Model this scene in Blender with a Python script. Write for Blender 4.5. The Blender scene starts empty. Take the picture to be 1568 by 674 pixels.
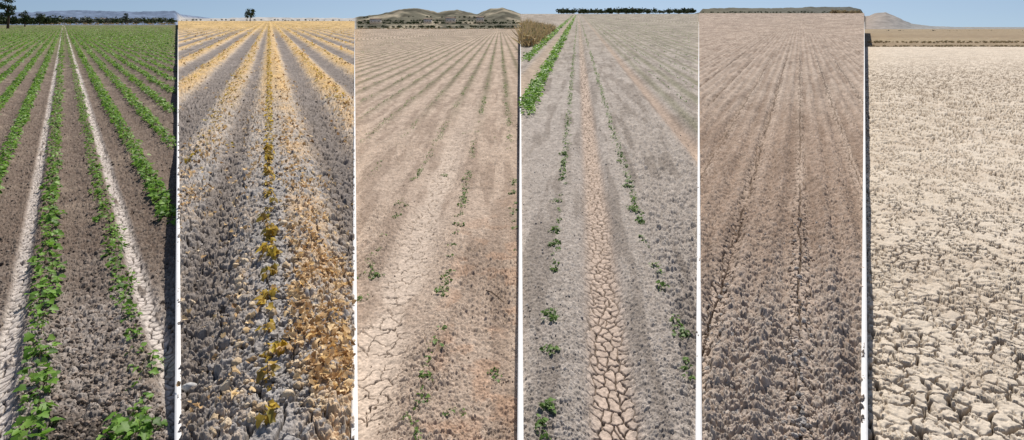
import bpy, math, numpy as np
from mathutils import Vector
rng=np.random.default_rng(7)
CX,F,HOR,H=784.0,900.0,41.0,2.2
FH=F*H
# ---------------------------------------------------------------- utilities
def hsh(ix,iy,seed):
    ix=(ix.astype(np.int64)&0xFFFFFFFF); iy=(iy.astype(np.int64)&0xFFFFFFFF)
    h=(ix*374761393+iy*668265263+seed*2246822519)&0xFFFFFFFF
    h=((h^(h>>13))*1274126177)&0xFFFFFFFF
    h=((h^(h>>16))*2654435761)&0xFFFFFFFF
    h=h^(h>>15)
    return (h&0xFFFFFF)/float(0x1000000)
def vn(x,y,seed=0):
    ix=np.floor(x);iy=np.floor(y);fx=x-ix;fy=y-iy
    fx=fx*fx*(3-2*fx);fy=fy*fy*(3-2*fy)
    a=hsh(ix,iy,seed);b=hsh(ix+1,iy,seed);c=hsh(ix,iy+1,seed);d=hsh(ix+1,iy+1,seed)
    return (a*(1-fx)+b*fx)*(1-fy)+(c*(1-fx)+d*fx)*fy
def fbm(x,y,seed=0,o=3):
    t=0;a=.5;s=0
    for i in range(o):
        t=t+a*vn(x*2**i+i*17.3,y*2**i+i*9.1,seed+i);s+=a;a*=.5
    return t/s
def vor(x,y,seed,jit=.9):
    ix=np.floor(x);iy=np.floor(y)
    d1=np.full(x.shape,9e9);d2=np.full(x.shape,9e9)
    p1x=np.zeros_like(x);p1y=np.zeros_like(x);p2x=np.zeros_like(x);p2y=np.zeros_like(x);r=np.zeros_like(x)
    for a in (-1,0,1):
        for b in (-1,0,1):
            cx=ix+a;cy=iy+b
            px=cx+.5+jit*(hsh(cx,cy,seed)-.5);py=cy+.5+jit*(hsh(cx,cy,seed+5)-.5)
            d=(px-x)**2+(py-y)**2
            n1=d<d1;n2=(~n1)&(d<d2)
            d2=np.where(n1,d1,np.where(n2,d,d2));p2x=np.where(n1,p1x,np.where(n2,px,p2x));p2y=np.where(n1,p1y,np.where(n2,py,p2y))
            d1=np.where(n1,d,d1);p1x=np.where(n1,px,p1x);p1y=np.where(n1,py,p1y)
            r=np.where(n1,hsh(cx,cy,seed+11),r)
    ed=(d2-d1)/(2*np.sqrt((p2x-p1x)**2+(p2y-p1y)**2)+1e-6)
    return np.sqrt(d1),ed,r
def ss(a,b,x):
    t=np.clip((x-a)/(b-a),0,1);return t*t*(3-2*t)
def mix(c1,c2,m):
    return c1*(1-m[...,None])+np.array(c2)*m[...,None]
def col(c,like):
    return np.ones(like.shape+(3,))*np.array(c)
def clods(X,Y,sc,seed,k=.6):
    wx=X+sc*.7*(vn(X/sc*1.7,Y/sc*1.7,seed+31)-.5)+sc*.35*(vn(X/sc*4,Y/sc*4,seed+33)-.5);wy=Y+sc*.7*(vn(X/sc*1.7+50,Y/sc*1.7,seed+32)-.5)+sc*.35*(vn(X/sc*4,Y/sc*4+9,seed+34)-.5)
    d,e,r=vor(wx/sc,wy/sc,seed)
    dome=np.sqrt(np.clip(1-(d/.68)**2,0,1))*np.clip(e*6,0,1)**.5
    fp=Y*Y/FH
    w=np.clip(sc/np.maximum(fp,1e-6)*1.8,0,1)**.8
    return dome*(.25+.75*r)*sc*k*w, r
def cracks(x,y,seed,w,warp=.25):
    wx=x+warp*(fbm(x*1.5,y*1.5,seed+3)-.5)*2;wy=y+warp*(fbm(x*1.5+40,y*1.5,seed+4)-.5)*2
    d,e,r=vor(wx,wy,seed,.95)
    return 1-ss(w*.35,w,e),e,r
def mk(name,V,FA,mat,smooth=False,colr=None,parent=None):
    me=bpy.data.meshes.new(name)
    V=np.asarray(V,dtype=np.float32);FA=np.asarray(FA,dtype=np.int32)
    n=len(V);m,k=FA.shape
    me.vertices.add(n);me.vertices.foreach_set('co',V.ravel())
    me.loops.add(m*k);me.loops.foreach_set('vertex_index',FA.ravel())
    me.polygons.add(m);me.polygons.foreach_set('loop_start',np.arange(0,m*k,k,dtype=np.int32))
    if smooth: me.polygons.foreach_set('use_smooth',np.ones(m,dtype=bool))
    me.update(calc_edges=True)
    if colr is not None:
        a=me.color_attributes.new('tint','FLOAT_COLOR','POINT')
        c=np.ones((n,4),dtype=np.float32);c[:,:3]=colr
        a.data.foreach_set('color',c.ravel())
    me.materials.append(mat)
    ob=bpy.data.objects.new(name,me);bpy.context.scene.collection.objects.link(ob)
    if parent: ob.parent=parent
    return ob
# ---------------------------------------------------------------- materials
def nodes(name):
    m=bpy.data.materials.new(name);m.use_nodes=True
    nt=m.node_tree;b=nt.nodes['Principled BSDF'];b.inputs['Specular IOR Level'].default_value=.15
    return m,nt,b
def soil_mat(name,nscale=60,bump=.6,var=.3):
    m,nt,b=nodes(name)
    at=nt.nodes.new('ShaderNodeAttribute');at.attribute_name='tint'
    g=nt.nodes.new('ShaderNodeNewGeometry')
    n=nt.nodes.new('ShaderNodeTexNoise');n.inputs['Scale'].default_value=nscale;n.inputs['Detail'].default_value=6;n.inputs['Roughness'].default_value=.7
    nt.links.new(g.outputs['Position'],n.inputs['Vector'])
    mr=nt.nodes.new('ShaderNodeMapRange');mr.inputs['From Min'].default_value=.3;mr.inputs['From Max'].default_value=.7
    mr.inputs['To Min'].default_value=1-var;mr.inputs['To Max'].default_value=1+var
    nt.links.new(n.outputs['Fac'],mr.inputs['Value'])
    mx=nt.nodes.new('ShaderNodeVectorMath');mx.operation='SCALE'
    nt.links.new(at.outputs['Color'],mx.inputs[0]);nt.links.new(mr.outputs['Result'],mx.inputs['Scale'])
    nt.links.new(mx.outputs['Vector'],b.inputs['Base Color'])
    bp=nt.nodes.new('ShaderNodeBump');bp.inputs['Strength'].default_value=bump;bp.inputs['Distance'].default_value=.006
    nt.links.new(n.outputs['Fac'],bp.inputs['Height']);nt.links.new(bp.outputs['Normal'],b.inputs['Normal'])
    b.inputs['Roughness'].default_value=.95;b.inputs['Specular IOR Level'].default_value=.05
    return m
def leaf_mat(name,c,trans=.35,rough=.5,bump=False):
    m,nt,b=nodes(name)
    g=nt.nodes.new('ShaderNodeNewGeometry')
    r=nt.nodes.new('ShaderNodeValToRGB')
    els=r.color_ramp.elements
    els[0].position=0;els[0].color=(*c[0],1);els[1].position=1;els[1].color=(*c[-1],1)
    for i in range(1,len(c)-1):
        e=els.new(i/(len(c)-1));e.color=(*c[i],1)
    nt.links.new(g.outputs['Random Per Island'],r.inputs['Fac'])
    nt.links.new(r.outputs['Color'],b.inputs['Base Color']);b.inputs['Roughness'].default_value=rough
    b.inputs['Specular IOR Level'].default_value=.05 if bump else .3
    if bump:
        n=nt.nodes.new('ShaderNodeTexNoise');n.inputs['Scale'].default_value=110;n.inputs['Detail'].default_value=5
        nt.links.new(g.outputs['Position'],n.inputs['Vector'])
        bp=nt.nodes.new('ShaderNodeBump');bp.inputs['Strength'].default_value=.9;bp.inputs['Distance'].default_value=.008
        nt.links.new(n.outputs['Fac'],bp.inputs['Height']);nt.links.new(bp.outputs['Normal'],b.inputs['Normal'])
    if trans>0:
        t=nt.nodes.new('ShaderNodeBsdfTranslucent');ms=nt.nodes.new('ShaderNodeMixShader');ms.inputs[0].default_value=trans
        nt.links.new(r.outputs['Color'],t.inputs['Color'])
        nt.links.new(b.outputs[0],ms.inputs[1]);nt.links.new(t.outputs[0],ms.inputs[2])
        nt.links.new(ms.outputs[0],nt.nodes['Material Output'].inputs['Surface'])
    return m
def plain(name,c,rough=.8,ns=8,var=.15):
    m,nt,b=nodes(name)
    n=nt.nodes.new('ShaderNodeTexNoise');n.inputs['Scale'].default_value=ns;n.inputs['Detail'].default_value=5
    g=nt.nodes.new('ShaderNodeNewGeometry');nt.links.new(g.outputs['Position'],n.inputs['Vector'])
    r=nt.nodes.new('ShaderNodeValToRGB')
    r.color_ramp.elements[0].position=.3;r.color_ramp.elements[1].position=.7
    r.color_ramp.elements[0].color=(*[x*(1-var) for x in c],1);r.color_ramp.elements[1].color=(*[min(x*(1+var),1) for x in c],1)
    nt.links.new(n.outputs['Fac'],r.inputs['Fac']);nt.links.new(r.outputs['Color'],b.inputs['Base Color'])
    b.inputs['Roughness'].default_value=rough
    return m
M_soil=soil_mat('dry_soil');M_soil2=soil_mat('dry_soil_crust',90,.4,.14)
M_cot=leaf_mat('cotton_leaf',[(.07,.16,.018),(.14,.28,.03),(.2,.38,.05),(.28,.45,.09)],.4)
M_seed=leaf_mat('seedling_leaf',[(.08,.14,.03),(.14,.25,.05),(.22,.34,.09)],.45)
M_yel=leaf_mat('sunlit_yellow_leaf',[(.2,.15,.04),(.6,.4,.05),(.72,.53,.08),(.42,.25,.07),(.3,.28,.06)],.4)  # golden low sunlight baked into the leaf colours
M_dry=leaf_mat('dry_leaf',[(.32,.18,.08),(.6,.4,.2),(.82,.62,.36),(.72,.47,.18)],.2,.8)
M_stem=plain('stem',(.16,.12,.06))
M_clg=leaf_mat('clod_grey',[(.28,.255,.23),(.37,.335,.305),(.46,.425,.39)],0,.95,True)
M_clb=leaf_mat('clod_brown',[(.24,.185,.145),(.34,.27,.215),(.46,.38,.31)],0,.95,True)
M_cldk=leaf_mat('clod_dark',[(.12,.1,.085),(.18,.15,.125),(.27,.23,.195)],0,.95,True)
M_clt=leaf_mat('sunlit_clod_gold',[(.4,.29,.18),(.6,.46,.3),(.75,.62,.45)],0,.95,True)  # clods with warm sunlight put into their colour
M_tree=leaf_mat('tree_foliage',[(.02,.035,.012),(.04,.065,.02),(.07,.1,.035)],.1,.8)
M_reed=leaf_mat('dry_reed',[(.4,.29,.15),(.55,.42,.24),(.32,.28,.12)],.3,.8)
M_white=plain('white_panel_gap',(.8,.79,.77),.8,40,.05)
M_bark=plain('bark',(.09,.06,.04),.9,20,.3)
M_wall=plain('house_wall',(.7,.67,.6));M_roof=plain('house_roof',(.3,.2,.15));M_win=plain('house_window',(.03,.04,.05),.3)
# ---------------------------------------------------------------- field plots
B=[-140,272.5,543,797,1070,1323.5,1700]
VP=[97,412,765,885,1225,1440];HI=[34,28,40,17,16,33];DE=[450,450,450,450,450,51]
U=[(v-CX)/F for v in VP];SL=[(HOR-h)/F for h in HI]
def S(i,X,Y): return X-U[i]*Y
def bell(s,c,w,p=4): return np.exp(-np.abs((s-c)/w)**p)
def ridge2(s):
    h=np.zeros_like(s)
    for c,w,a in ((-1.03,.34,.12),(.16,.47,.19),(1.8,.42,.15),(3.4,.45,.14),(5.0,.45,.14),(-2.6,.45,.14),(-4.2,.45,.14)):
        h=h+a*bell(s,c,w,2.6)
    far=(np.abs(s-.4)>5.4)
    h=np.where(far,.14*(.5+.5*np.cos((s-5.0)/1.6*2*math.pi))**1.2,h)
    return h
def base(i,s,Y):
    s=np.asarray(s,float);Y=np.asarray(Y,float)
    if i==0:
        h=.02*np.cos((s-.48)/.7*2*math.pi)-.02*bell(s,-.36,.08)-.02*bell(s,.64,.08)
    elif i==1: h=ridge2(s)
    elif i==2: h=.012*np.cos((s+.46)/.7*2*math.pi)-.01*bell(s,-.82,.2)
    elif i==3: h=.02*np.cos((s+.2)/.85*2*math.pi)-.035*bell(s,.2,.15)-.03*bell(s,1.85,.12)+.02*bell(s,.2+.26,.1,2)+.02*bell(s,.2-.26,.1,2)
    elif i==4: h=.02*np.cos(s/.25*2*math.pi)+.01*(vn(s*1.4,Y*.3,3)-.5)
    else: h=.03*(fbm(s*.8,Y*.8,5)-.5)
    return h+SL[i]*Y
def speck(X,Y,fp):
    lt=np.log2(np.maximum(.016,1.6*np.sqrt(fp*Y/900)))
    num=0;den=0
    for k in range(8):
        L=.014*2**k
        w=np.exp(-((math.log2(L)-lt)**2)/1.4)
        num=num+w*(vn(X/L+k*31.7,Y/L+k*11.3,300+k)-.5);den=den+w*w
    return num/np.sqrt(den)
def panel(i,X,Y):
    s=S(i,X,Y);h=base(i,s,Y);fp=Y*Y/FH
    n1=fbm(X*1.3,Y*1.3,40+i,4);st=fbm(s*7,Y*.6,60+i,4)
    if i==0:
        pm=np.maximum(bell(s,-.36+.03*(n1-.5),.07),bell(s,.66+.05*(n1-.5),.08))*ss(.15,.3,fbm(s*14,Y*5,66))
        c1,r1=clods(X,Y,.045,1);c2,r2=clods(X,Y,.022,2);c3,_=clods(X,Y,.08,3)
        cr,e,_=cracks(X/.06,Y/.085,7,.11)
        rough=c1+c2*.8+c3*.35
        h=h+rough*(1-pm)-cr*pm*.02*np.clip(.06/fp,0,1)+.004*pm
        c=mix(col((.135,.1,.078),X),(.24,.195,.16),r1*.6)
        near=ss(5.6,3.2,Y+1.6*(n1-.5))
        c=mix(c,(.4,.355,.315),near*(.35+.6*r1))
        c=mix(c,(.30,.24,.185),ss(.55,.75,n1)*.4)
        c=mix(c,(.58,.52,.47),pm*.95*(.75+.25*vn(X*30,Y*30,4)))
        c=mix(c,(.05,.035,.025),cr*pm*.8)  # shade inside the path cracks painted into the soil colour
        c=mix(c,(.13,.17,.04),ss(18,70,Y)*.5*(1-pm))
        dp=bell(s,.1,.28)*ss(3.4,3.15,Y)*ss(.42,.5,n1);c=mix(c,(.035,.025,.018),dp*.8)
    elif i==1:
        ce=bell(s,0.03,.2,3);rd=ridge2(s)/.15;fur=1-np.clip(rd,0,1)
        c1,r1=clods(X,Y,.075,11);c2,r2=clods(X,Y,.035,12);c3,_=clods(X,Y,.14,13);c4,_=clods(X,Y,.016,14)
        h=h+(c1*1.0+c3*.55*(1-ce)+c2*.9+c4*1.2)*(1-.45*ce)+.02*(fbm(X*25,Y*25,17,3)-.5)*np.clip(.06/fp,0,1)
        ck,_,_=cracks(X/.16,Y/.2,19,.07);h=h-ck*.04*np.clip(.12/fp,0,1)
        c=mix(col((.33,.305,.285),X),(.46,.435,.41),r1*.6)
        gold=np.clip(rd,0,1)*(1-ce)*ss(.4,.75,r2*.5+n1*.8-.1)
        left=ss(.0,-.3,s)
        c=mix(c,(.19,.16,.14),ss(.35,.9,fur)*.8)  # furrow shade painted as darker soil
        c=mix(c,(.23,.2,.175),left*ss(9,5,Y)*.45)  # near left side darkened in colour to look shaded
        c=mix(c,(.6,.44,.28),gold*(1-.4*left))  # ridge gold with low sunlight baked in, weaker on the left
        c=mix(c,(.06,.05,.045),ck*.6*np.clip(.12/fp,0,1))  # crack shade added to the soil colour
        far=ss(7,22,Y)
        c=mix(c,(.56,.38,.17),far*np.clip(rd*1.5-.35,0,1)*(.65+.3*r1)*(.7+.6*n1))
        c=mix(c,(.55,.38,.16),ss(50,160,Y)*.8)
    elif i==2:
        pm=np.clip(bell(s,-.82+.06*(n1-.5),.22,3),0,1)*ss(20,6,Y)
        pm=pm*ss(.25,.5,n1+.25*bell(s,-.82,.12))
        c1,r1=clods(X,Y,.035,21);c2,r2=clods(X,Y,.018,22);c3,_=clods(X,Y,.07,23)
        cr,e,_=cracks(X/.12,Y/.13,27,.04,.45)
        cr=cr*ss(.3,.5,fbm(X*9,Y*9,29))
        h=h+(c1*.9+c2*1.2+c3*.35)*(1-.85*pm)*(.6+.8*ss(.3,.7,n1))-cr*.025*pm
        c=mix(col((.385,.30,.235),X),(.50,.41,.33),r1*.5)
        c=mix(c,(.23,.17,.13),ss(.45,.62,st)*.5)
        c=mix(c,(.40,.255,.17),ss(.5,.7,fbm(X*6,Y*5,33))*ss(-.55,-.3,s)*.55*ss(9,4,Y))
        c=mix(c,(.52,.43,.35),pm*.8);c=mix(c,(.06,.04,.03),cr*pm*.8)  # pale wheel path, then painted shade in its cracks
        c=mix(c,(.42,.335,.26),ss(8,40,Y)*.5)
        row=.5+.5*np.cos((s+.46)/.7*2*math.pi)
        c=mix(c,(.13,.12,.07),row**3*ss(9,25,Y)*.7)
    elif i==3:
        pm=bell(s,.2+.03*(n1-.5),.135);p2=bell(s,1.85,.16,3)
        c1,r1=clods(X,Y,.04,41);c2,r2=clods(X,Y,.02,42);c3,_=clods(X,Y,.09,43)
        big=.6+.9*ss(.3,.9,s)+.4*ss(-.3,-.9,s)
        cr,e,_=cracks(X/.062,Y/.085,47,.1,.35)
        pp=np.maximum(pm,p2*.85)
        h=h+(c1*.9*big+c2*1.2+c3*.5*big*ss(.5,.8,s))*(1-pp)-cr*pm*.022*np.clip(.08/fp,0,1)
        c=mix(col((.32,.28,.245),X),(.45,.405,.36),r1*.6)
        c=mix(c,(.19,.16,.135),ss(.5,.66,st)*.55)
        c=mix(c,(.48,.38,.305),pm*.9);c=mix(c,(.37,.28,.215),p2*.8)
        c=mix(c,(.045,.032,.022),cr*pm*.85)  # furrow cracks darkened in colour, on top of their real depth
        c=mix(c,(.4,.31,.23),bell(s,-1.65,.3)*.8)
        c=mix(c,(.325,.28,.22),ss(10,50,Y)*.5)
        rw=.5+.5*np.cos((s-1.85-.35)/.7*2*math.pi)
        c=mix(c,(.16,.165,.09),rw**3*ss(1.9,2.3,s)*.55)
    elif i==4:
        g=ss(6.2,3.2,Y)
        c1,r1=clods(X,Y,.045,51);c2,r2=clods(X,Y,.024,52);c3,r3=clods(X,Y,.085,53);c4,_=clods(X,Y,.018,54);c5,r5=clods(X,Y,.2,55)
        cr=np.zeros_like(X)
        for sc,sd in ((-.62,1),(.0,2),(.75,3),(-1.3,5),(1.5,6),(-2.1,7),(2.3,8),(-2.9,9),(3.1,10)):
            wob=.045*(fbm(Y*4.,X*0+sd*7.3,71,4)-.5)*2
            wl=np.maximum(.011,Y/900*1.1)
            cr=np.maximum(cr,(1-ss(.2,1,np.abs(s-sc-wob)/wl))*ss(.25,.4,vn(Y*1.3,X*0+sd*3.1,75)))
        c8,_,_=cracks(X/.08,Y/.10,77,.09,.4)
        near=np.zeros_like(X)
        for sc in (-.62,0,.75,-1.3,1.5): near=np.maximum(near,bell(s,sc,.1,2))
        cr=np.maximum(cr,c8*ss(.35,.6,near)*.9)
        lug=np.zeros_like(X)
        for sc in (-.32,.37,-.95,1.1): lug=np.maximum(lug,bell(s,sc,.11,4)*(.5+.5*np.sin(2*math.pi*(Y+.5*np.abs(s-sc))/.11)))
        h=h+(c1*1.1+c2*1.2+c3*(.3+.6*g)+c4*1.0)*(1-.6*near)-cr*.04*np.clip(.08/fp,.15,1)+lug*.012*np.clip(.08/fp,0,1)*(1-g)+c5*.15*ss(8,14,Y)
        c=mix(col((.28,.205,.155),X),(.42,.335,.27),r1*.7)
        c=mix(c,(.45,.40,.35),g*(.2+.65*r2))
        c=mix(c,(.50,.40,.32),near*.65*ss(.3,.6,n1))
        c=mix(c,(.43,.355,.29),ss(9,16,Y+2*(n1-.5))*.65)
        c=c*(1+.3*ss(6,12,Y)*(.5*r3+.5*r5-.5))[...,None]
        fr=.5+.5*np.cos(s/.25*2*math.pi+math.pi)
        c=mix(c,(.19,.135,.10),np.clip(ss(.5,.62,st)*.5+fr**2*.35*ss(5,9,Y),0,1)*(.4+.6*r3))
        c=mix(c,(.05,.035,.025),cr*.75*np.clip(.3/fp,.2,1))  # dark colour painted into the cracks as shade, weaker far off
    else:
        wv=fbm(X*2.2,Y*2.2,81,3)
        zn=ss(6,3.6,Y)
        wd=np.clip(fp/.1*.33,.13,.32)
        cf,_,_=cracks(X/.08,Y/.085,87,wd,.55)
        cn,_,_=cracks(X/.145,Y/.125,97,.085+.05*vn(X*9,Y*9,96),.5)
        cb,e2,_=cracks(X/.036,Y/.04,88,.07,.4)
        ma=ss(.38,.52,fbm(X*9,Y*8,91));mb=ss(.30,.46,fbm(X*7,Y*8,95))
        ca=np.maximum(cf*(.05+.95*ma)*(1-.75*zn),cn*(.1+.9*mb)*zn)
        cb=cb*ss(.5,.62,fbm(X*7,Y*7,92))*.3*np.clip(.02/fp,0,1)
        cr=np.maximum(ca,cb)
        k=np.clip(.3/fp,.2,1)
        t1,_=clods(X,Y,.03,93)
        h=h+.022*(fbm(X*9,Y*9,94,4)-.5)+t1*.3-cr*.06*np.clip(.12/fp,.12,1)
        c=mix(col((.56,.48,.38),X),(.64,.56,.46),n1)
        c=mix(c,(.44,.355,.27),ss(.5,.7,wv)*.35)
        c=mix(c,(.10,.07,.045),cr*.85*k)  # crust cracks carry painted shade as well as depth
        c=mix(c,(.62,.53,.42),ss(14,50,Y)*.5)
    a=.25 if i==5 else .55
    c=c*np.clip(1+a*speck(X,Y,fp),.35,1.6)[...,None]
    return h,c
NAMES=['ploughed_field']*5+['cracked_mud_field']
for i in range(6):
    u0,u1=(B[i]-CX)/F,(B[i+1]-CX)/F
    vfar=FH/DE[i]
    v=np.arange(740.0,60,-.85);v=np.concatenate([v,np.arange(60,vfar,-.6),[vfar]])
    Yr=FH/v;nc=int((B[i+1]-B[i])/.95)
    uu=np.linspace(u0,u1,nc)
    Y,UU=np.meshgrid(Yr,uu,indexing='ij');X=UU*Y
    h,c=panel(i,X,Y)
    zs=-.1-.0175*Yr
    def cat(a,l,r): return np.concatenate([l[:,None],a,r[:,None]],1)
    Xs=cat(X,X[:,0],X[:,-1]);Ys=cat(Y,Yr,Yr);Zs=cat(h,np.minimum(zs,h[:,0]-.02),np.minimum(zs,h[:,-1]-.02))
    C=np.concatenate([c[:,:1],c,c[:,-1:]],1)
    nr,n2=Xs.shape
    V=np.stack([Xs,Ys,Zs],-1).reshape(-1,3)
    idx=np.arange(nr*n2).reshape(nr,n2)
    Q=np.stack([idx[:-1,:-1],idx[:-1,1:],idx[1:,1:],idx[1:,:-1]],-1).reshape(-1,4)
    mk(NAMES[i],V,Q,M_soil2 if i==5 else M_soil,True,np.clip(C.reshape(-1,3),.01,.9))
# ---------------------------------------------------------------- surrounding ground sheet
def gz(Y): return -.1-.0175*np.clip(Y,0,150)
gx=np.concatenate([-np.geomspace(6000,2,60),[0],np.geomspace(2,6000,60)]);gy=np.concatenate([-np.geomspace(800,1,25),[0],np.geomspace(1,9000,110)])
GX,GY=np.meshgrid(gx,gy);GZ=gz(GY)
gc=mix(col((.25,.185,.125),GX),(.38,.31,.2),fbm(GX*.02,GY*.02,5,4))
idx=np.arange(GX.size).reshape(GX.shape)
mk('ground',np.stack([GX,GY,GZ],-1).reshape(-1,3),np.stack([idx[:-1,:-1],idx[:-1,1:],idx[1:,1:],idx[1:,:-1]],-1).reshape(-1,4),soil_mat('dry_ground',.3,.2,.45),True,gc.reshape(-1,3))
# ---------------------------------------------------------------- added boards standing in for the white panel gaps
for k in range(1,6):
    u=(B[k]-CX)/F;w=.0155*math.sqrt(1+u*u)
    Ye=np.geomspace(2.7,110,60);V=[]
    for y in Ye:
        z=max(float(base(k-1,S(k-1,u*y,y),y)),float(base(k,S(k,u*y,y),y)))+.055
        for dx,dz in ((-w,-.25),(-w,0),(w,0),(w,-.25)): V.append((u*y+dx,y,z+dz))
    Fq=[]
    for j in range(len(Ye)-1):
        for q in range(3):
            a=j*4+q;Fq.append((a,a+1,a+5,a+4))
    Fq.append((0,1,2,3))
    mk('panel_gap_board',V,Fq,M_white)
# ---------------------------------------------------------------- scattering
def rots(az,ti,ro):
    ca,sa,ct,st,cr,sr=np.cos(az),np.sin(az),np.cos(ti),np.sin(ti),np.cos(ro),np.sin(ro)
    z=np.zeros_like(az);o=z+1
    Rz=np.stack([ca,-sa,z,sa,ca,z,z,z,o],-1).reshape(-1,3,3)
    Ry=np.stack([ct,z,st,z,o,z,-st,z,ct],-1).reshape(-1,3,3)
    Rx=np.stack([o,z,z,z,cr,-sr,z,sr,cr],-1).reshape(-1,3,3)
    return Rz@Ry@Rx
def scatter(name,temps,P,sc,R,mat,smooth=False,parent=None):
    P=np.asarray(P);n=len(P)
    sc=np.asarray(sc)
    if sc.ndim==1: sc=np.repeat(sc[:,None],3,1)
    w=rng.integers(0,len(temps),n);VV=[];FF=[];off=0
    for t,(tv,tf) in enumerate(temps):
        m=w==t
        if not m.any(): continue
        v=tv[None]*sc[m][:,None,:]
        v=np.einsum('nij,nkj->nki',R[m],v)+P[m][:,None,:]
        k=len(tv);cnt=m.sum()
        VV.append(v.reshape(-1,3));FF.append((tf[None]+(np.arange(cnt)*k)[:,None,None]).reshape(-1,tf.shape[1])+off);off+=cnt*k
    return mk(name,np.concatenate(VV),np.concatenate(FF),mat,smooth,None,parent)
def leaf_t(fold,droop,lob):
    o=[(0,0),(.05,.22),(-.08,.42),(.25,.40+.1*lob),(.42,.56),(.55,.34-.1*lob),(.72,.30),(1,0)]
    pts=o+[(x,-y) for x,y in o[-2:0:-1]]
    V=[(.4,0,0)]+[(x,y,fold*abs(y)-droop*x*x) for x,y in pts]
    V[0]=(.4,0,-droop*.16-.02)
    n=len(pts)
    return np.array(V,float),np.array([(0,1+j,1+(j+1)%n) for j in range(n)])
LEAF=[leaf_t(.25,.25,.3),leaf_t(.1,.45,.8),leaf_t(.4,.1,0)]
CURL=[leaf_t(1.1,.8,.5),leaf_t(-.9,1.1,.9),leaf_t(.9,-.7,.2)]
WILT=[leaf_t(.7,1.0,.5),leaf_t(-.7,1.2,.8),leaf_t(.3,.6,.2)]
LEAFC=[(np.array([(0,0,0),(.45,.42,.1),(1,0,-.2),(.45,-.42,.1)],float),np.array([(0,1,2),(0,2,3)]))]
STEM=[(np.array([(.06,0,0),(-.03,.05,0),(-.03,-.05,0),(.03,0,1),(-.015,.025,1),(-.015,-.025,1)],float),np.array([(0,1,4,3),(1,2,5,4),(2,0,3,5)]))]
def plants(name,i,pts,mat,hh,ls,nl,spread,stem=True,tmp=LEAF):
    pts=np.array(pts);n=len(pts)
    P=[];near=pts[:,1]<9
    for sel,tt,k in ((near,tmp,nl),(~near,LEAFC,max(4,int(nl*.8)))):
        q=np.repeat(pts[sel],k,0)
        if len(q)==0: continue
        m=len(q);az=rng.uniform(0,2*math.pi,m);rr=np.sqrt(rng.uniform(0,1,m))*spread*q[:,2]
        hz=rng.uniform(.25,1,m)*hh*q[:,2]*(1-.35*(rr/(spread*q[:,2]+1e-6))**2)
        x=q[:,0]+np.cos(az)*rr;dy=rng.uniform(-.5,.5,m)*q[:,3]
        y=q[:,1]+np.sin(az)*rr+dy;x=x+dy*U[i]
        z=base(i,S(i,q[:,0],q[:,1]),q[:,1])+SL[i]*(dy)+hz
        lf=ls*rng.uniform(.5,1.3,m)*np.clip(q[:,2],.5,1.2)*np.clip((q[:,1]/9)**.6,1,4)
        P.append((tt,np.stack([x,y,z],-1),lf,rots(az+rng.normal(0,.5,m),rng.uniform(-.5,.6,m),rng.normal(0,.35,m))))
    obs=[scatter(name,t,p,s,r,mat) for t,p,s,r in P]
    root=obs[0]
    for o in obs[1:]: o.name='far_leaves';o.parent=root
    if stem and near.any():
        q=pts[near];m=len(q);z=base(i,S(i,q[:,0],q[:,1]),q[:,1])-.01
        hs=hh*.8*q[:,2]
        scatter('stems',STEM,np.stack([q[:,0],q[:,1],z],-1),np.stack([hs*.6,hs*.6,hs+.02],-1),rots(rng.uniform(0,6,m),rng.normal(0,.15,m),rng.normal(0,.15,m)),M_stem,parent=root)
    return root
def row(i,s,step,Y0=2.85,Y1=300,keep=lambda Y:1.,jit=.02,sz=(.75,1.2),k=.8):
    out=[];Y=Y0+rng.uniform(0,step);u0,u1=(B[i]-CX)/F,(B[i+1]-CX)/F
    while Y<min(Y1,DE[i]-5):
        d=max(step,Y*Y/FH*k)
        X=s+U[i]*Y+rng.normal(0,jit)
        if u0+.008<X/Y<u1-.008 and rng.random()<keep(Y):
            out.append((X,Y,rng.uniform(*sz),max(0,d-step)))
        Y+=d*rng.uniform(.7,1.3)
    return out
# cotton rows
pts=[]
pts+=row(0,-.145,.06,keep=lambda Y:.85,sz=(.55,1.35),jit=.03)
pts+=row(0,.47,.062,keep=lambda Y:.86 if Y>4 else .7,sz=(.5,1.05),jit=.03)
for kk in range(0,60): pts+=row(0,1.18+.72*kk,.055 if kk<3 else .07,sz=(1.0,1.6),k=.55)
for kk in range(0,30): pts+=row(0,-.92-.72*kk,.055,sz=(.9,1.4),k=.55)
pts+=[(x,y,1.1,0) for x,y in [(.30+U[0]*3.0+rng.normal(0,.06),3.12+rng.uniform(-.08,.08)) for _ in range(5)]]
plants('cotton_plant_rows',0,pts,M_cot,.105,.048,9,.06)
# yellow seedlings
pts=[]
Y=2.95
while Y<9:
    for _ in range(rng.integers(1,4)): pts.append((0.0+U[1]*Y+rng.normal(0,.022),Y+rng.normal(0,.03),rng.uniform(.5,1.25),0))
    Y+=rng.uniform(.14,.36)
pts+=row(1,0,.09,Y0=8.5,k=.9)
for c in (1.8,3.4,5,-2.6,-1.03,-4.2,6.6,8.2,9.8,11.4,13,-5.8,-7.4,-9,-10.6,-12.2): pts+=row(1,c,.12,Y0=4,keep=lambda Y:.3 if Y<10 else .7,jit=.12,k=.9)
plants('yellow_cotton_seedlings',1,pts,M_yel,.12,.047,7,.035,tmp=WILT)
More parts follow.
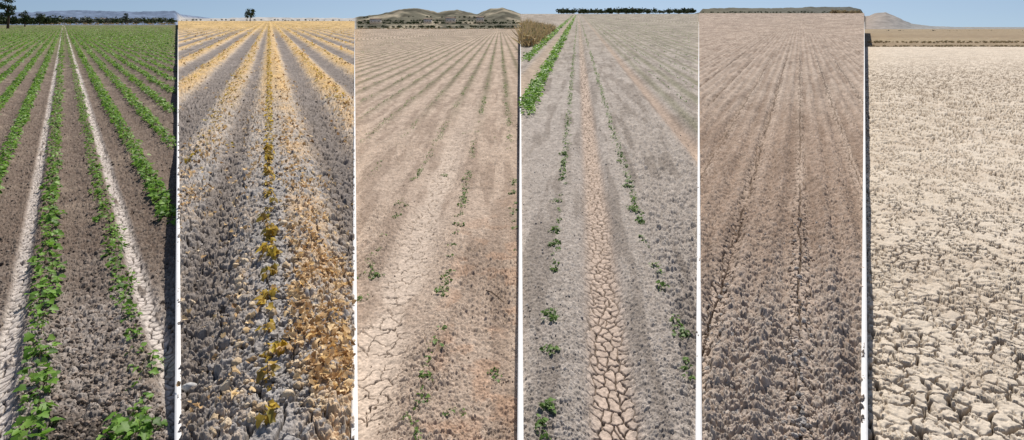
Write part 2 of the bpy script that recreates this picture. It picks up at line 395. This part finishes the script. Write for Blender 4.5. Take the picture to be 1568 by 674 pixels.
# seedlings plot 3
pts=[]
def clump(f,seed,lo=.5):
    return lambda Y:(.9 if float(vn(np.array([math.log(Y)*f]),np.array([.5]),seed)[0])>lo else .06)
pts+=row(2,-.46,.055,keep=clump(14,3,.5),sz=(.35,.9),jit=.024)
pts+=row(2,-1.19,.06,keep=clump(14,8,.45),sz=(.35,.8),jit=.03)
pts+=row(2,.2,.06,keep=clump(14,9,.4),sz=(.35,.85),jit=.03)
for kk in range(1,30): pts+=row(2,-1.19-.71*kk,.12,keep=clump(14,20+kk,.4),sz=(.4,.8),jit=.03,k=1.2)
for x,y in ((755,213),(567,430),(560,465),(690,638),(750,577),(681,270),(715,205),(575,428),(632,655),(785,300)):
    Yp=FH/(y-42);
    for _ in range(4): pts.append(((x-CX)/F*Yp+rng.normal(0,.03),Yp+rng.normal(0,.03),rng.uniform(.3,.7),0))
for y in (530,545,570,585,598,350,365,380,400,425,440,452):
    Yp=FH/(y-42)
    for _ in range(2): pts.append((-.46+U[2]*Yp+rng.normal(0,.025),Yp+rng.normal(0,.03),rng.uniform(.4,.85),0))
plants('seedling_rows',2,pts,M_seed,.07,.033,8,.04)
# plot 4
pts=[]
for x,y in ((845,487),(840,537),(836,618),(830,660),(838,480),(850,350),(851,372),(848,410),(855,305),(862,232),(1002,410),(1013,440),(1035,495),(1043,510),(1053,560),(1056,575),(982,340),(985,365),(975,320),(960,283),(950,243),(937,207),(935,190),(968,318)):
    Yp=FH/(y+8-17)
    for _ in range(5): pts.append(((x-CX)/F*Yp+rng.normal(0,.022),Yp+rng.normal(0,.04),rng.uniform(.35,.85),0))
pts+=row(3,-.2,.06,Y0=7.5,keep=clump(12,5,.2),sz=(.5,.9));pts+=row(3,.64,.06,Y0=6,keep=clump(12,6,.25),sz=(.5,.9))
pts+=row(3,-.2,.06,Y0=5.0,Y1=7.5,keep=lambda Y:.3,sz=(.3,.6));pts+=row(3,.65,.06,Y0=4.6,Y1=7.5,keep=lambda Y:.35,sz=(.3,.6))
for kk in range(0,14): pts+=row(3,2.55+.7*kk,.12,keep=clump(14,40+kk,.35),sz=(.5,.9),k=1.2)
plants('cotton_seedlings',3,pts,M_seed,.08,.038,7,.038)
pts=[]
for s in (-1.12,-1.2,-2.3,-2.4): pts+=row(3,s,.06,sz=(1.3,2.0),jit=.04)
plants('cotton_hedge_row',3,pts,M_cot,.12,.06,9,.07)
# ---- clods
def ico(lv):
    t=(1+5**.5)/2
    v=np.array([(-1,t,0),(1,t,0),(-1,-t,0),(1,-t,0),(0,-1,t),(0,1,t),(0,-1,-t),(0,1,-t),(t,0,-1),(t,0,1),(-t,0,-1),(-t,0,1)],float)
    v/=np.linalg.norm(v[0])
    f=[(0,11,5),(0,5,1),(0,1,7),(0,7,10),(0,10,11),(1,5,9),(5,11,4),(11,10,2),(10,7,6),(7,1,8),(3,9,4),(3,4,2),(3,2,6),(3,6,8),(3,8,9),(4,9,5),(2,4,11),(6,2,10),(8,6,7),(9,8,1)]
    vs=[tuple(x) for x in v]
    for _ in range(lv):
        cache={};nf=[]
        def mid(a,b):
            k=(min(a,b),max(a,b))
            if k not in cache:
                m=(np.array(vs[a])+np.array(vs[b]));m/=np.linalg.norm(m);vs.append(tuple(m));cache[k]=len(vs)-1
            return cache[k]
        for a,b,c in f:
            x,y,z=mid(a,b),mid(b,c),mid(c,a);nf+=[(a,x,z),(b,y,x),(c,z,y),(x,y,z)]
        f=nf
    return np.array(vs),np.array(f)
iv,iff=ico(1);iv2,iff2=ico(2)
ROCK=[];RK2=[]
for k in range(8):
    r=1+rng.normal(0,.17,len(iv));ROCK.append((iv*r[:,None]*np.array([1,rng.uniform(.7,1),rng.uniform(.6,.85)]),iff))
    r=np.ones(len(iv2))
    for q in range(7):
        d=rng.normal(0,1,3);f=1.5+q*1.1;r=r+.30/(1+q*.35)*np.sin(iv2@d*f+rng.uniform(0,6))*.6
    r=r+rng.normal(0,.05,len(iv2))
    RK2.append((iv2*np.clip(r,.35,1.7)[:,None]*np.array([1,rng.uniform(.65,1),rng.uniform(.55,.8)]),iff2))
def rocks(name,i,n,smin,smax,mat,f=lambda s,Y:np.ones_like(s),vmin=60,sink=.25,extra=0.02,tp=ROCK):
    v=rng.uniform(vmin,670,n*3);Y=FH/v;x=rng.uniform(max(B[i],-30)+3,min(B[i+1],1600)-3,n*3);X=(x-CX)/F*Y
    s=S(i,X,Y);k=rng.random(n*3)<f(s,Y);X,Y,s=X[k][:n],Y[k][:n],s[k][:n];m=len(X)
    sz=smin*(smax/smin)**(rng.random(m)**2.2)
    z=base(i,s,Y)+extra+sz*sink
    scatter(name,tp,np.stack([X,Y,z],-1),sz,rots(rng.uniform(0,6.3,m),rng.uniform(0,6.3,m),rng.uniform(0,6.3,m)),mat)
rocks('soil_clods',0,2200,.006,.02,M_cldk,lambda s,Y:1.0*((np.abs(s+.36)>.09)&(np.abs(s-.66)>.1)),120)
rocks('soil_clods',0,1000,.005,.016,M_clb,lambda s,Y:1.0*((np.abs(s+.36)>.09)&(np.abs(s-.66)>.1)&(Y<4.6)),300)
gm=lambda s,Y:np.clip(ridge2(s)/.14,0,1)*(1-.85*bell(s,.0,.2))*(.25+.75*(s>.1))
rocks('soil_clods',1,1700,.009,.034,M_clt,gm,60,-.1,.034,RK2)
rocks('soil_clods',1,1100,.008,.028,M_clg,lambda s,Y:.4+.6*bell(s,.0,.25),100,-.2,.026,RK2)
rocks('soil_clods',1,700,.012,.045,M_cldk,lambda s,Y:1-np.clip(ridge2(s)/.1,0,1),100,-.3,.03,RK2)
rocks('soil_clods',2,1500,.004,.010,M_clb,lambda s,Y:1-.95*bell(s,-.82,.2),100,.1,.008)
rocks('soil_clods',3,1600,.004,.012,M_clg,lambda s,Y:(.25+.75*(s>.6))*(np.abs(s-.2)>.15),160,0,.012)
rocks('soil_clods',4,1300,.006,.022,M_clb,lambda s,Y:np.clip(1.1-Y/7,0.03,1),120,-.1,.016,RK2)
rocks('soil_clods',4,1100,.006,.024,M_clg,lambda s,Y:np.clip(1.4-Y/5,0,1),250,-.1,.018,RK2)
# dry leaf litter on ridges, in uneven drifts
def litter(n):
    v=rng.uniform(15,640,n);Y=FH/v;x=rng.uniform(B[1]+3,B[2]-3,n);X=(x-CX)/F*Y;s=S(1,X,Y)
    dr=ss(.38,.68,fbm(X*5,Y*3,222,3))
    k=rng.random(n)<np.clip(ridge2(s)/.13,0,1)*(1-.85*bell(s,.0,.2))*(.25+.75*((s>.1)|(Y>6)))*(.12+.88*dr);X,Y,s=X[k],Y[k],s[k];m=len(X)
    scatter('dry_leaf_litter',CURL,np.stack([X,Y,base(1,s,Y)+rng.uniform(.045,.085,m)],-1),rng.uniform(.018,.045,m)*np.clip((Y/6)**.7,1,6),rots(rng.uniform(0,6.3,m),rng.uniform(-.8,.8,m),rng.uniform(-.8,.8,m)),M_dry)
litter(8500)
def stone(name,i,x,y,r,mat):
    Yp=FH/(y-HI[i]);X=(x-CX)/F*Yp
    v=RK2[1][0]*r+np.array([X,Yp,float(base(i,S(i,X,Yp),Yp))+r*.6])
    mk(name,v,iff2,mat,True)
M_st=plain('pale_stone',(.5,.49,.47),.9,60,.2)
stone('stone',1,293,610,.045,M_st);stone('stone',4,1147,414,.014,M_st);stone('stone',4,1185,466,.012,M_st);stone('stone',4,1140,560,.016,M_st)
# twig
Yp=FH/(460-42)
def tube(name,pts,r0,r1,mat,parent=None,n=6):
    pts=[Vector(p) for p in pts];V=[];Fq=[]
    for j,p in enumerate(pts):
        d=(pts[min(j+1,len(pts)-1)]-pts[max(j-1,0)]).normalized();a=d.orthogonal().normalized();b=d.cross(a);r=r0+(r1-r0)*j/(len(pts)-1)
        for q in range(n):
            t=2*math.pi*q/n;V.append(tuple(p+a*math.cos(t)*r+b*math.sin(t)*r))
    for j in range(len(pts)-1):
        for q in range(n): Fq.append((j*n+q,j*n+(q+1)%n,(j+1)*n+(q+1)%n,(j+1)*n+q))
    return mk(name,V,Fq,mat,True,None,parent)
tx=(757-CX)/F*Yp
tw=tube('fallen_twig',[(tx-.07,Yp+.1,.03),(tx-.02,Yp+.03,.045),(tx+.03,Yp-.03,.035),(tx+.09,Yp-.13,.03)],.005,.0025,M_bark)
tube('branch',[(tx+.02,Yp-.02,.04),(tx+.05,Yp+.03,.06),(tx+.06,Yp+.08,.05)],.003,.001,M_bark,tw)
# ---------------------------------------------------------------- far background
prof=[(-900,22),(0,22),(60,19),(120,17),(200,19),(268,18),(278,30),(400,28),(540,29),(548,27),(580,24),(610,17),(640,14),(670,21),(700,16),(730,23),(750,15),(770,13),(792,20),(800,24),(1068,24),(1076,15),(1120,13),(1180,14),(1240,12),(1300,12),(1318,15),(1326,29),(1340,21),(1356,20),(1372,27),(1395,38),(1430,42),(1500,44),(1568,43),(2400,38)]
pc=[(-900,(.16,.21,.3)),(270,(.16,.21,.3)),(276,(.45,.43,.4)),(543,(.45,.43,.4)),(547,(.15,.14,.10)),(1070,(.15,.14,.10)),(1322,(.12,.125,.11)),(1327,(.34,.29,.25)),(1400,(.28,.28,.27)),(2400,(.2,.22,.22))]  # hill tints; the bluish and pale stretches have haze painted in
xs=np.arange(-900,2400,1.5);px=[p[0] for p in prof];py=np.interp(xs,px,[p[1] for p in prof])
Xh=(xs-CX)/F*1500;crest=(HOR-py)/F*1500+H+2
tt=np.linspace(0,1,26);rowsY=[1150+350*t for t in tt]+[1600,1900]
V=[];C=[]
hc=np.stack([np.interp(xs,[p[0] for p in pc],[p[1][k] for p in pc]) for k in range(3)],-1)
for j,yy in enumerate(rowsY):
    t=(yy-1150)/350
    p=ss(0,1,np.array([min(t,1)]))[0] if t<=1 else (1.0-.4*(t-1))
    n=fbm(Xh*.012,np.full_like(Xh,yy*.012),3,4)
    z=-4+(crest+4)*np.clip(p*(.7+.45*n) if t<.97 else p,0,1)+(n-.5)*3*(t<.97)+(fbm(Xh*.08,Xh*0+yy,8,3)-.5)*3
    V.append(np.stack([(xs-CX)/F*yy if t<=1 else Xh*1.05,np.full_like(xs,yy),z],-1))
    nn=fbm(Xh*.03,np.full_like(Xh,yy*.05),12,4)
    m=ss(.48,.6,nn);land=(xs>546)&(xs<1070)
    cc=hc*(1-.45*(m*land)[:,None])+np.where(land[:,None],(ss(.55,.68,fbm(Xh*.02,Xh*0+yy*.03,15))[:,None])*np.array([.22,.18,.13]),0)
    C.append(cc)
V=np.concatenate(V);C=np.concatenate(C);nn=len(xs);idx=np.arange(len(rowsY)*nn).reshape(len(rowsY),nn)
mk('hills',V,np.stack([idx[:-1,:-1],idx[:-1,1:],idx[1:,1:],idx[1:,:-1]],-1).reshape(-1,4),soil_mat('hill_scrub_haze',.05,.0,.3),True,C)
# trees
def tuft(n=60,fl=.28):
    V=[];Fq=[]
    for k in range(n):
        d=rng.normal(0,1,3);d/=np.linalg.norm(d);c=d*rng.uniform(.5,1)**.5*np.array([1,1,.85])*(.75+.35*math.sin(d[0]*5+d[2]*4))
        a=rng.normal(0,1,3);a/=np.linalg.norm(a);b=np.cross(a,d);b/=np.linalg.norm(b)
        r=fl*rng.uniform(.6,1.2);o=len(V);V+=[c-a*r,c-b*r*.7,c+a*r,c+b*r*.7];Fq.append((o,o+1,o+2,o+3))
    return np.array(V),np.array(Fq)
TU=[tuft() for _ in range(5)]
def treeline(name,x0,x1,Yd,n,hpx,mat,ybase):
    x=rng.uniform(x0,x1,n);hh=rng.uniform(*hpx,n)*Yd/F/2
    Yv=Yd*rng.uniform(.97,1.03,n);X=(x-CX)/F*Yv
    zb=H-(ybase-HOR)/F*Yd
    scatter(name,TU,np.stack([X,Yv,zb+hh*.9],-1),np.stack([hh*rng.uniform(.9,1.6,n),hh*1.2,hh],-1),rots(rng.uniform(0,6.3,n),rng.normal(0,.1,n),rng.normal(0,.1,n)),mat)
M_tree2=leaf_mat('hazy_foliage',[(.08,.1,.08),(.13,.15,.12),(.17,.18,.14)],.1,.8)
M_tan=leaf_mat('dry_grass',[(.35,.27,.16),(.45,.36,.22),(.25,.22,.1)],.2,.8)
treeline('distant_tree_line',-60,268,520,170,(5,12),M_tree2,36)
treeline('distant_tree_line',-60,268,500,45,(6,13),M_tree,37)
treeline('distant_tree_line',-60,90,470,70,(8,17),M_tree,38)
treeline('dry_grass_bank',60,268,465,90,(2,4),M_tan,38)
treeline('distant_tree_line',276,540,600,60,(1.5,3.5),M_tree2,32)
treeline('distant_tree_line',548,795,520,90,(2,6),M_tree,43)
treeline('dry_grass_bank',548,795,480,100,(2,3.5),M_tan,45)
treeline('scrub_trees',548,795,1190,120,(2,6),M_tree,37)
treeline('scrub_trees',548,795,1400,80,(2,4),M_tree,28)
treeline('scrub_trees',548,795,1300,90,(2,4),M_tree,33)
treeline('distant_tree_line',855,1066,455,150,(5,11),M_tree,21)
treeline('distant_tree_line',1075,1319,470,70,(1.5,3.5),M_tree,20)
treeline('dry_bush',1270,1319,455,25,(4,9),M_tan,22)
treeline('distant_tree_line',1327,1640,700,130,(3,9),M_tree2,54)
treeline('dry_grass_bank',1327,1640,58,260,(1.5,4),M_tan,72)
treeline('dry_grass_bank',1327,1640,130,160,(2,5),M_tan,66)
def tree(name,x,yb,Yd,hpx,wpx):
    e=bpy.data.objects.new(name,None);bpy.context.scene.collection.objects.link(e)
    X=(x-CX)/F*Yd;zb=H-(yb-HOR)/F*Yd;hm=hpx*Yd/F;wm=wpx*Yd/F/2
    e.location=(X,Yd,zb)
    tube('trunk',[(0,0,-.3),(.02*hm,0,hm*.3),(0,.01*hm,hm*.6)],hm*.035,hm*.015,M_bark,e,8)
    for k in range(5):
        a=k*1.26;tube('limb_%d'%(k+1),[(0,0,hm*(.22+.05*k)),(math.cos(a)*wm*.4,math.sin(a)*wm*.4,hm*(.45+.06*k)),(math.cos(a)*wm*.7,math.sin(a)*wm*.7,hm*(.55+.07*k))],hm*.014,hm*.005,M_bark,e)
    n=16;a=rng.uniform(0,6.3,n);r=np.sqrt(rng.uniform(0,1,n))*wm*.65
    z=hm*rng.uniform(.3,.85,n);r=r*(1-.5*np.abs(z/hm-.5))
    scatter('crown',[tuft(90,.2) for _ in range(3)],np.stack([np.cos(a)*r,np.sin(a)*r,z],-1),rng.uniform(.28,.42,n)*wm,rots(a,a*0,a*0),M_tree,parent=e)
tree('tree',12,42,150,54,32);tree('tree',38,40,260,26,24);tree('tree',383,32,330,20,22);tree('tree',-25,42,180,50,40)
tree('tree',192,36,420,18,12);tree('tree',60,38,420,20,16)
# dry brush in plot 4 corner
def drybrush(n):
    x=rng.uniform(800,858,n);Yd=rng.uniform(36,75,n);Xr=(x-CX)/F*Yd
    lim=(Xr-U[3]*Yd)<-2.6
    return x[lim],Yd[lim],Xr[lim]
x,Yd,Xr=drybrush(2400);n=len(x)
hr=rng.uniform(.5,1.5,n)*np.clip(1.1-.7*(x-803)/58,.25,1.2)
RE=[(np.array([(-.02,0,0),(.02,0,0),(.015,.12,.6),(-.015,.12,.6),(.0,.3,1),(0.0,.31,1)],float),np.array([(0,1,2,3),(3,2,4,5)]))]
br=scatter('dry_brush',RE,np.stack([Xr,Yd,SL[3]*Yd-.1],-1),np.stack([hr*2,hr*.8,hr],-1),rots(rng.uniform(0,6.3,n),rng.normal(0,.3,n),rng.normal(0,.3,n)),M_reed)
x,Yd,Xr=drybrush(130);n=len(x);hh=rng.uniform(.25,.6,n)*np.clip(1.2-.7*(x-803)/58,.3,1.2)
scatter('brush_tufts',TU,np.stack([Xr,Yd,SL[3]*Yd+hh*.7],-1),hh,rots(rng.uniform(0,6,n),Xr*0,Xr*0),M_reed,parent=br)
# farmhouses
def box(name,a,b,mat,parent):
    V=[(x,y,z) for z in (a[2],b[2]) for x,y in ((a[0],a[1]),(b[0],a[1]),(b[0],b[1]),(a[0],b[1]))]
    return mk(name,V,[(0,3,2,1),(4,5,6,7),(0,1,5,4),(1,2,6,5),(2,3,7,6),(3,0,4,7)],mat,False,None,parent)
def house(x,yb,Yd,w,h):
    e=bpy.data.objects.new('farmhouse',None);bpy.context.scene.collection.objects.link(e)
    e.location=((x-CX)/F*Yd,Yd,H-(yb-HOR)/F*Yd)
    box('walls',(-w/2,-4,-3),(w/2,4,h),M_wall,e)
    V=[(-w/2-.4,-4.4,h+.01),(w/2+.4,-4.4,h+.01),(w/2+.4,4.4,h+.01),(-w/2-.4,4.4,h+.01),(-w/2-.4,0,h+2),(w/2+.4,0,h+2)]
    mk('roof',V,[(0,1,5,4),(2,3,4,5),(0,3,2,1)],M_roof,False,None,e)
    for k in range(3):
        cx=-w/2+w*(k+.5)/3
        if k==1: box('door',(cx-.5,-4.05,0),(cx+.5,-4.003,2.1),M_roof,e)
        else: box('window_%d'%k,(cx-.6,-4.05,1),(cx+.6,-4.003,2.2),M_win,e)
house(690,33,1100,18,6);house(655,34,1090,14,5);house(575,34,1100,20,5);house(735,32,1090,14,6)
house(160,33,900,10,3);house(110,32,900,8,3)
# ---------------------------------------------------------------- light, world, camera
el,az=math.radians(52),math.radians(12)
sd=Vector((math.sin(az)*math.cos(el),math.cos(az)*math.cos(el),math.sin(el)))
L=bpy.data.lights.new('sun','SUN');L.energy=5;L.angle=math.radians(.5);L.color=(1,.94,.86)
lo=bpy.data.objects.new('sun',L);bpy.context.scene.collection.objects.link(lo);lo.rotation_euler=(-sd).to_track_quat('-Z','Y').to_euler()
w=bpy.data.worlds.new('World');bpy.context.scene.world=w;w.use_nodes=True
nt=w.node_tree;sk=nt.nodes.new('ShaderNodeTexSky');sk.sky_type='NISHITA';sk.sun_disc=False;sk.sun_elevation=el;sk.sun_rotation=az
sk.air_density=1;sk.dust_density=.8;sk.ozone_density=1.4;sk.altitude=200
tc=nt.nodes.new('ShaderNodeTexCoord');va=nt.nodes.new('ShaderNodeVectorMath');va.operation='ADD';va.inputs[1].default_value=(0,0,.14)
nz=nt.nodes.new('ShaderNodeVectorMath');nz.operation='NORMALIZE'
nt.links.new(tc.outputs['Generated'],va.inputs[0]);nt.links.new(va.outputs[0],nz.inputs[0]);nt.links.new(nz.outputs[0],sk.inputs['Vector'])
bg=nt.nodes['Background'];bg.inputs['Strength'].default_value=.09;nt.links.new(sk.outputs[0],bg.inputs['Color'])
cam=bpy.data.cameras.new('camera');co=bpy.data.objects.new('camera',cam);bpy.context.scene.collection.objects.link(co)
co.location=(0,0,H);co.rotation_euler=(math.radians(90),0,0)
cam.sensor_width=36;cam.lens=36*F/1568;cam.shift_y=-(337-HOR)/1568;cam.clip_end=12000;cam.clip_start=.1
sc=bpy.context.scene;sc.camera=co
sc.view_settings.view_transform='Standard';sc.view_settings.look='None';sc.view_settings.exposure=0
